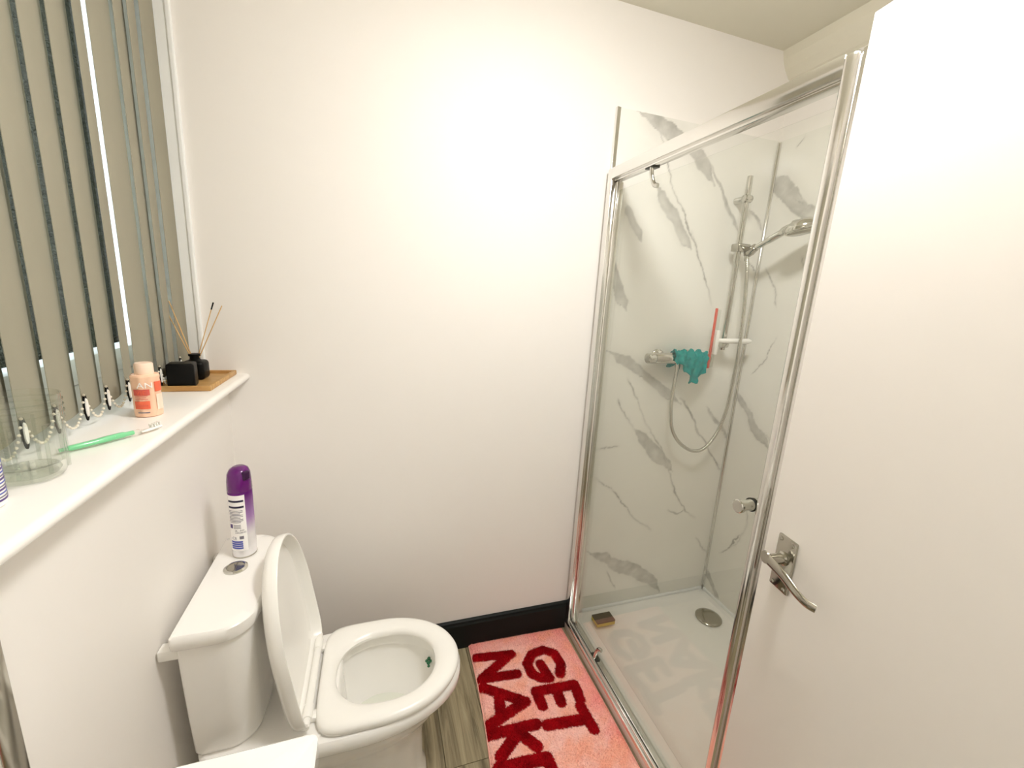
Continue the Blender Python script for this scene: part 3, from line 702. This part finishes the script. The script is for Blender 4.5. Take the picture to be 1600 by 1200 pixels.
u, v = rs.uniform(0, 1, NT), rs.uniform(0, 1, NT)**1.15; P = mat_xy(u, v); jit = rs.uniform(-1, 1, NT); c, red = mat_col(P, jit)
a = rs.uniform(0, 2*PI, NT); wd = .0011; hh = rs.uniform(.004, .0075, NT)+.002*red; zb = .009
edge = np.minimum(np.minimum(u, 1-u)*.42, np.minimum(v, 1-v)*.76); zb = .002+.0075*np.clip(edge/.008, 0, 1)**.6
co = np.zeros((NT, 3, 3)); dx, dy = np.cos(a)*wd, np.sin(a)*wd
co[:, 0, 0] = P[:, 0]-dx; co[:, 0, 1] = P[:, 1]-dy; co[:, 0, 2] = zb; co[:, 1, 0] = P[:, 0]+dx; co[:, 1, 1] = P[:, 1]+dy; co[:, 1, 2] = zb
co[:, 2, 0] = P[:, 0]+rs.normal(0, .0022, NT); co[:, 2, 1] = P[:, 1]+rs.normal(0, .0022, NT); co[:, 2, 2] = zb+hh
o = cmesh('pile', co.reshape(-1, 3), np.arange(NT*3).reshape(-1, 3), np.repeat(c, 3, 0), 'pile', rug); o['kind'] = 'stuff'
bm = B(); R = []
K = 60; loop_ = [mat_edge(i/K, 0) for i in range(K+1)]+[mat_edge(1-i/K, 1) for i in range(K+1)]
tube(bm, [Vector((x, y, .0035)) for x, y in loop_]+[Vector((*loop_[0], .0035))], .0028, 8); mat('hem', srgb(248, 186, 172), .8); obj('hem', bm, 'hem', rug)

# ================================================================== WINDOW BLIND
blind = empty('vertical_blind', (-.084, -.6, 1.19), 'grey fabric vertical blind hanging in the window recess', 'blind')
bm = B(); box(bm, -.109, -.064, -1.28, -.004, WT-.038, WT-.001, .003); obj('head_rail', bm, 'upvc', blind)
pitch, sw, zb, zt = .0718, .089, 1.186, WT-.045
sl = None
ws = {}
ys = [-.054, -.1325, -.190, -.271, -.3445, -.4075, -.477, -.5495]+[-.621-.0715*i for i in range(9)]
offs = {0: 3.5, 1: 13, 2: 11.5, 3: 1.5, 4: 17, 5: 10, 6: 10.9, 7: 9.5, 8: 10}
for i, yc in enumerate(ys):
    th = math.radians(offs.get(i, 9+((i*7) % 4)))
    # slat stands at an angle: its near edge comes forward into the room
    def slat_bm():
        b = B(); n = 8; F, K_ = [], []
        for k in range(n+1):
            s = (k/n-.5)*sw; bow = .0035*(1-(2*k/n-1)**2)
            F.append((bow+.0005, s)); K_.append((bow-.0005, s))
        rings(b, [[Vector((x, y, z)) for x, y in F+K_[::-1]] for z in (zb-1.19, zt-1.19)]); return b
    if sl is None:
        o = obj('slat', slat_bm(), 'slat_fabric', None, True); sl = o; o.parent = blind
    else: o = sl.copy(); COL.objects.link(o); o.parent = blind
    o.location = (0, yc+.6, 0); o.rotation_euler = (0, 0, th)
    # rotation about z by +th swings the near (-y) edge towards +x
    nx_, ny_ = math.sin(th)*sw/2, -math.cos(th)*sw/2
    ws[i] = (-.084+nx_, yc+ny_)
    x, y = ws[i]
    b = B(); R = []
    for s_, ww in ((-.5, .002), (-.42, .0045), (0, .0055), (.42, .0045), (.5, .002)): pass
    # white weight plate in the hem with a dark rim, its end showing at the slat's near edge
    def ov(sc, dx): return [Vector((x+dx, y+.004+.0055*sc*math.cos(t), zb+.012+.025*sc*math.sin(t))) for t in [2*PI*k/20 for k in range(20)]]
    b = B(); rings(b, [ov(1, .0015), ov(1, .0035)]); wt_ = obj('slat_weight', b, 'black_gloss', blind, False)
    b = B(); rings(b, [ov(.70, .0034), ov(.66, .0052)]); obj('weight_face', b, 'plastic_white', wt_, False)
mat('bead', srgb(236, 228, 212), .35)
for i in range(len(ys)-1):
    (xa, ya), (xb, yb) = ws[i], ws[i+1]; b = B(); nb = 16
    for k in range(nb):
        t = k/(nb-1); x = xa+(xb-xa)*t+.004; y = ya+(yb-ya)*t; z = zb+.036-.050*(1-(2*t-1)**2)**1.0
        z = max(z, 1.1625)
        r_ = bmesh.ops.create_icosphere(b, subdivisions=1, radius=.0026)['verts']
        for v in r_: v.co += Vector((x, y, z))
    o = obj('bead_chain', b, 'bead', blind); o['kind'] = 'stuff'

# made-up leafy mass outside the window, added to darken the slat gaps
bm = B(); rs2 = random.Random(3)
for k in range(150):
    r_ = bmesh.ops.create_icosphere(bm, subdivisions=1, radius=rs2.uniform(.16, .3))['verts']
    c_ = Vector((rs2.uniform(-1.5, -1.05), rs2.uniform(.5, 3.2), rs2.uniform(.1, 4.0)))
    for v in r_: v.co = c_+v.co*rs2.uniform(.85, 1.15)
o = obj('dark_backdrop', bm, 'dark_backdrop', None, True, (-1.3, 1.9, 0)); tag(o, 'tall leafy dark mass, made up outside to darken the gaps between the blind slats', 'dark_backdrop')

# ================================================================== THINGS ON THE WINDOW BOARD
SZ = 1.1575
# clear ribbed cup, rim upwards
cc = (-.027, -.737); cu = empty('clear_cup', (*cc, SZ), 'clear ribbed plastic cup with threaded rim on the window board', 'cup')
bm = B(); ro = .052
lathe(bm, (*cc, SZ), (*cc, SZ+.118), [(0, .022), (0, .028), (.03, .034), (.12, .0385), (.68, .0395), (.70, .0425), (.72, .0425), (.735, .0405), (1, .0415), (1.0, .0395), (.75, .0385), (.68, .0375), (.20, .0362), (.17, .032), (.16, .015)], 56); obj('cup_wall', bm, 'clear_plastic', cu)
for zz in (.78, .85, .92):
    bm = B(); lathe(bm, (*cc, SZ+.118*zz-.0012), (*cc, SZ+.118*zz+.0012), [(0, .0408), (.2, .0428), (.8, .0428), (1, .0408)], 56, False); obj('screw_thread', bm, 'thick_plastic', cu)
for k in range(8):
    a = 2*PI*(k+.35)/8; bm = B(); tube(bm, [(cc[0]+.0385*math.cos(a), cc[1]+.0385*math.sin(a), SZ+.012), (cc[0]+.0398*math.cos(a), cc[1]+.0398*math.sin(a), SZ+.080)], .0022, 8); obj('rib', bm, 'thick_plastic', cu)
bm = B(); lathe(bm, (*cc, SZ+.006), (*cc, SZ+.016), [(0, .028), (.5, .031), (1, .029)], 40); obj('thick_base', bm, 'thick_plastic', cu)
# striped bottle at the left edge of the frame
bcn = (-.030, -.826); sb = empty('striped_bottle', (*bcn, SZ), 'white bottle with thin blue and purple stripes at the near end of the window board', 'bottle')
bm = B(); lathe(bm, (*bcn, SZ), (*bcn, SZ+.115), [(0, .026), (.02, .0285), (.55, .0285), (.68, .026), (.75, .017), (1, .0165)], 36); obj('bottle_body', bm, 'plastic_white', sb)
for k in range(13):
    z = .008+.0042*k; bm = B(); patch(bm, bcn, .0286, 0, 2*PI, SZ+z, SZ+z+.0017+.0008*(k % 3 == 0), 40); obj('stripe', bm, ('violet_print', 'grey_print', 'blue_print')[k % 3], sb)
# peach bottle
pc = (-.016, -.433); pb = empty('peach_bottle', (*pc, SZ), 'peach bottle with orange print on the window board beside the wooden tray', 'bottle')
bm = B(); n = 8; R = []
for t, r in ((0, .020), (.012, .0225), (.06, .0232), (.72, .0232), (.745, .0238), (.77, .0238), (.80, .021)):
    R.append([Vector((pc[0]+r*(1+.03*math.cos(8*a))*math.cos(a), pc[1]+r*(1+.03*math.cos(8*a))*math.sin(a), SZ+.108*t)) for a in [2*PI*k/48 for k in range(48)]])
rings(bm, R); obj('bottle_body', bm, 'peach', pb)
bm = B(); lathe(bm, (*pc, SZ+.084), (*pc, SZ+.109), [(0, .0150), (.1, .0155), (.9, .0152), (1, .0135)], 32); obj('cap', bm, 'peach_cap', pb)
va2 = math.atan2(-1.454-pc[1], .43-pc[0]); pr2 = .0242
def pp(f0, f1, z0, z1, m_, dr=0): b = B(); patch(b, pc, pr2+dr, va2+f0, va2+f1, SZ+z0, SZ+z1, 12); return obj('print', b, m_, pb)
def pt(s, f, z, size, m_): b = text_mesh(s, size); wrap(b, pc, pr2+.0010, va2+f, SZ+z, 1.15); obj('print', b, m_, pb, False)
pp(-.95, .18, .046, .058, 'red_print'); pp(-.95, .12, .018, .034, 'orange_print'); pp(.55, 1.25, .052, .072, 'orange_print'); pp(.60, 1.25, .014, .046, 'pale_print')
pt('AN', -.62, .061, .016, 'white_print'); pt('VIE', -.75, .0475, .0115, 'orange_print')
for k in range(3): pp(-.85, .02-.1*(k % 2), .0445-.0035*k, .0455-.0035*k, 'red_print', .0004)
pp(-.8, .0, .0245, .0255, 'red_print', .0006); pp(-.75, .05, .0095, .0115, 'grey_print')
# toothbrush with a green core
tb = empty('toothbrush', (.0, -.60, SZ), 'clear toothbrush with a green core lying on the window board', 'toothbrush')
bm = B(); tube(bm, [(-.045, -.648, SZ+.006), (-.022, -.626, SZ+.007), (.002, -.596, SZ+.008), (.018, -.574, SZ+.0075)], [.003, .0045, .005, .004], 12, 6); obj('grip_core', bm, 'green_plastic', tb)
bm = B(); tube(bm, [(-.046, -.652, SZ+.0065), (-.020, -.629, SZ+.0072), (.004, -.598, SZ+.0078), (.020, -.575, SZ+.0068), (.030, -.556, SZ+.0050), (.038, -.536, SZ+.0045)], [.004, .006, .0066, .005, .0032, .0045], 14, 6); obj('handle', bm, 'clear_plastic', tb)
bm = B(); tube(bm, [(.026, -.566, SZ+.005), (.034, -.548, SZ+.0052), (.040, -.530, SZ+.0052)], [.0028, .0045, .005], 12, 4, .6); obj('brush_head', bm, 'plastic_white', tb)
bm = B()
for i in range(4):
    for j in range(3):
        c_ = Vector((.034+.0019*i, -.547+.005*i, SZ+.0055))+Vector((.0026*(j-1), -.001*(j-1), 0)); cyl(bm, c_, c_+Vector((-.001, .0, .0085)), .0011, n=6)
o = obj('bristles', bm, 'plastic_white', tb); o['kind'] = 'stuff'
# bamboo tray
tr = empty('wooden_tray', (-.03, -.115, SZ), 'small light wooden tray with raised rim on the window board', 'tray')
tx0, tx1, ty0, ty1 = -.098, .030, -.232, -.014
bm = B(); box(bm, tx0+.004, tx1-.004, ty0+.004, ty1-.004, SZ, SZ+.005); obj('tray_base', bm, 'bamboo', tr, False)
for a in ((tx0, tx1, ty0, ty0+.009), (tx0, tx1, ty1-.009, ty1), (tx0, tx0+.009, ty0+.009, ty1-.009), (tx1-.009, tx1, ty0+.009, ty1-.009)):
    bm = B(); box(bm, *a, SZ, SZ+.013, .0015); obj('tray_rim', bm, 'bamboo', tr)
TZ = SZ+.0052
bm = B(); box(bm, -.069, -.011, -.219, -.173, TZ, TZ+.062, .006, 4); 
bmesh.ops.rotate(bm, cent=Vector((-.040, -.196, 0)), matrix=Matrix.Rotation(math.radians(9), 3, 'Z'), verts=bm.verts[:])
o = obj('candle_jar', bm, 'black_gloss', None, True, (-.040, -.196, TZ)); tag(o, 'square black candle jar in front on the wooden tray', 'candle')
dc_ = (-.043, -.100); df = empty('reed_diffuser', (*dc_, TZ), 'black reed diffuser bottle holding five sticks behind the black jar', 'reed diffuser')
bm = B(); box(bm, dc_[0]-.026, dc_[0]+.026, dc_[1]-.026, dc_[1]+.026, TZ, TZ+.052, .010, 4); lathe(bm, (*dc_, TZ+.050), (*dc_, TZ+.070), [(0, .018), (.25, .012), (.7, .0115), (.72, .0145), (1, .0145)], 28); obj('bottle', bm, 'black_gloss', df)
def reed(tip, tipz, m_='reed', blk=False):
    bs = Vector((dc_[0]+(dc_[0]-tip[0])*.1, dc_[1]+(dc_[1]-tip[1])*.1, TZ+.02)); tp = Vector((tip[0], tip[1], tipz)); bm = B(); cyl(bm, bs, tp, .0013, n=8); r_ = obj('reed', bm, 'reed', df)
    if blk: bm = B(); cyl(bm, bs.lerp(tp, .90), bs.lerp(tp, 1.004), .0019, n=8); obj('dark_tip', bm, 'black_gloss', r_)
reed((-0.093, -0.120), 1.362)
reed((-0.086, -0.105), 1.373)
reed((-0.096, -0.070), 1.361)
reed((0.003, -0.070), 1.371, blk=True)
reed((0.035, -0.110), 1.366)

# ================================================================== BASIN AND SPLASHBACK
bs_ = empty('wash_basin', (.17, -1.1, .60), 'white rectangular wash basin, only its far corner showing below the window board', 'basin')
bz, by1, bx1 = .803, -.906, .344
bm = B()
rings(bm, [rrect(.03, bx1-.05, -1.35, by1-.05, .03, bz-.19), rrect(.006, bx1-.012, -1.388, by1-.012, .02, bz-.07), rrect(.003, bx1, -1.40, by1, .012, bz-.05), rrect(.003, bx1, -1.40, by1, .012, bz-.004), rrect(.006, bx1-.004, -1.396, by1-.004, .011, bz),
   rrect(.09, bx1-.045, -1.355, by1-.045, .05, bz), rrect(.094, bx1-.049, -1.351, by1-.049, .05, bz-.006), rrect(.13, bx1-.085, -1.31, by1-.09, .05, bz-.11), rrect(.17, bx1-.12, -1.26, by1-.14, .03, bz-.125)])
obj('basin_body', bm, 'porcelain', bs_)
bm = B(); lathe(bm, (.17, -1.155, 0), (.17, -1.155, bz-.185), [(0, .10), (.05, .095), (.5, .07), (1, .10)], 32); obj('pedestal', bm, 'porcelain', bs_)
bm = B(); lathe(bm, (.055, -1.155, bz), (.055, -1.155, bz+.10), [(0, .024), (.05, .021), (.9, .019), (1, .017)], 24); tube(bm, [(.055, -1.155, bz+.075), (.11, -1.155, bz+.085), (.15, -1.155, bz+.07), (.155, -1.155, bz+.055)], .011, 14, 5); obj('mixer_tap', bm, 'chrome', bs_)
sp2 = empty('splashback_mirror', (.003, -1.12, .815), 'chrome-edged splashback mirror on the left wall above the basin', 'mirror')
bm = B(); box(bm, .0015, .008, -1.33, -.905, .815, 1.10, .001); obj('mirror_glass', bm, 'mirror', sp2, False)
bm = B()
for a in ((-.918, -.885, .806, 1.118), (-1.35, -1.317, .806, 1.118)): box(bm, .0012, .012, a[0], a[1], a[2], a[3], .003)
box(bm, .0012, .012, -1.32, -.915, .806, .818, .002); box(bm, .0012, .012, -1.32, -.915, 1.10, 1.118, .002)
obj('mirror_frame', bm, 'satin_chrome', sp2)
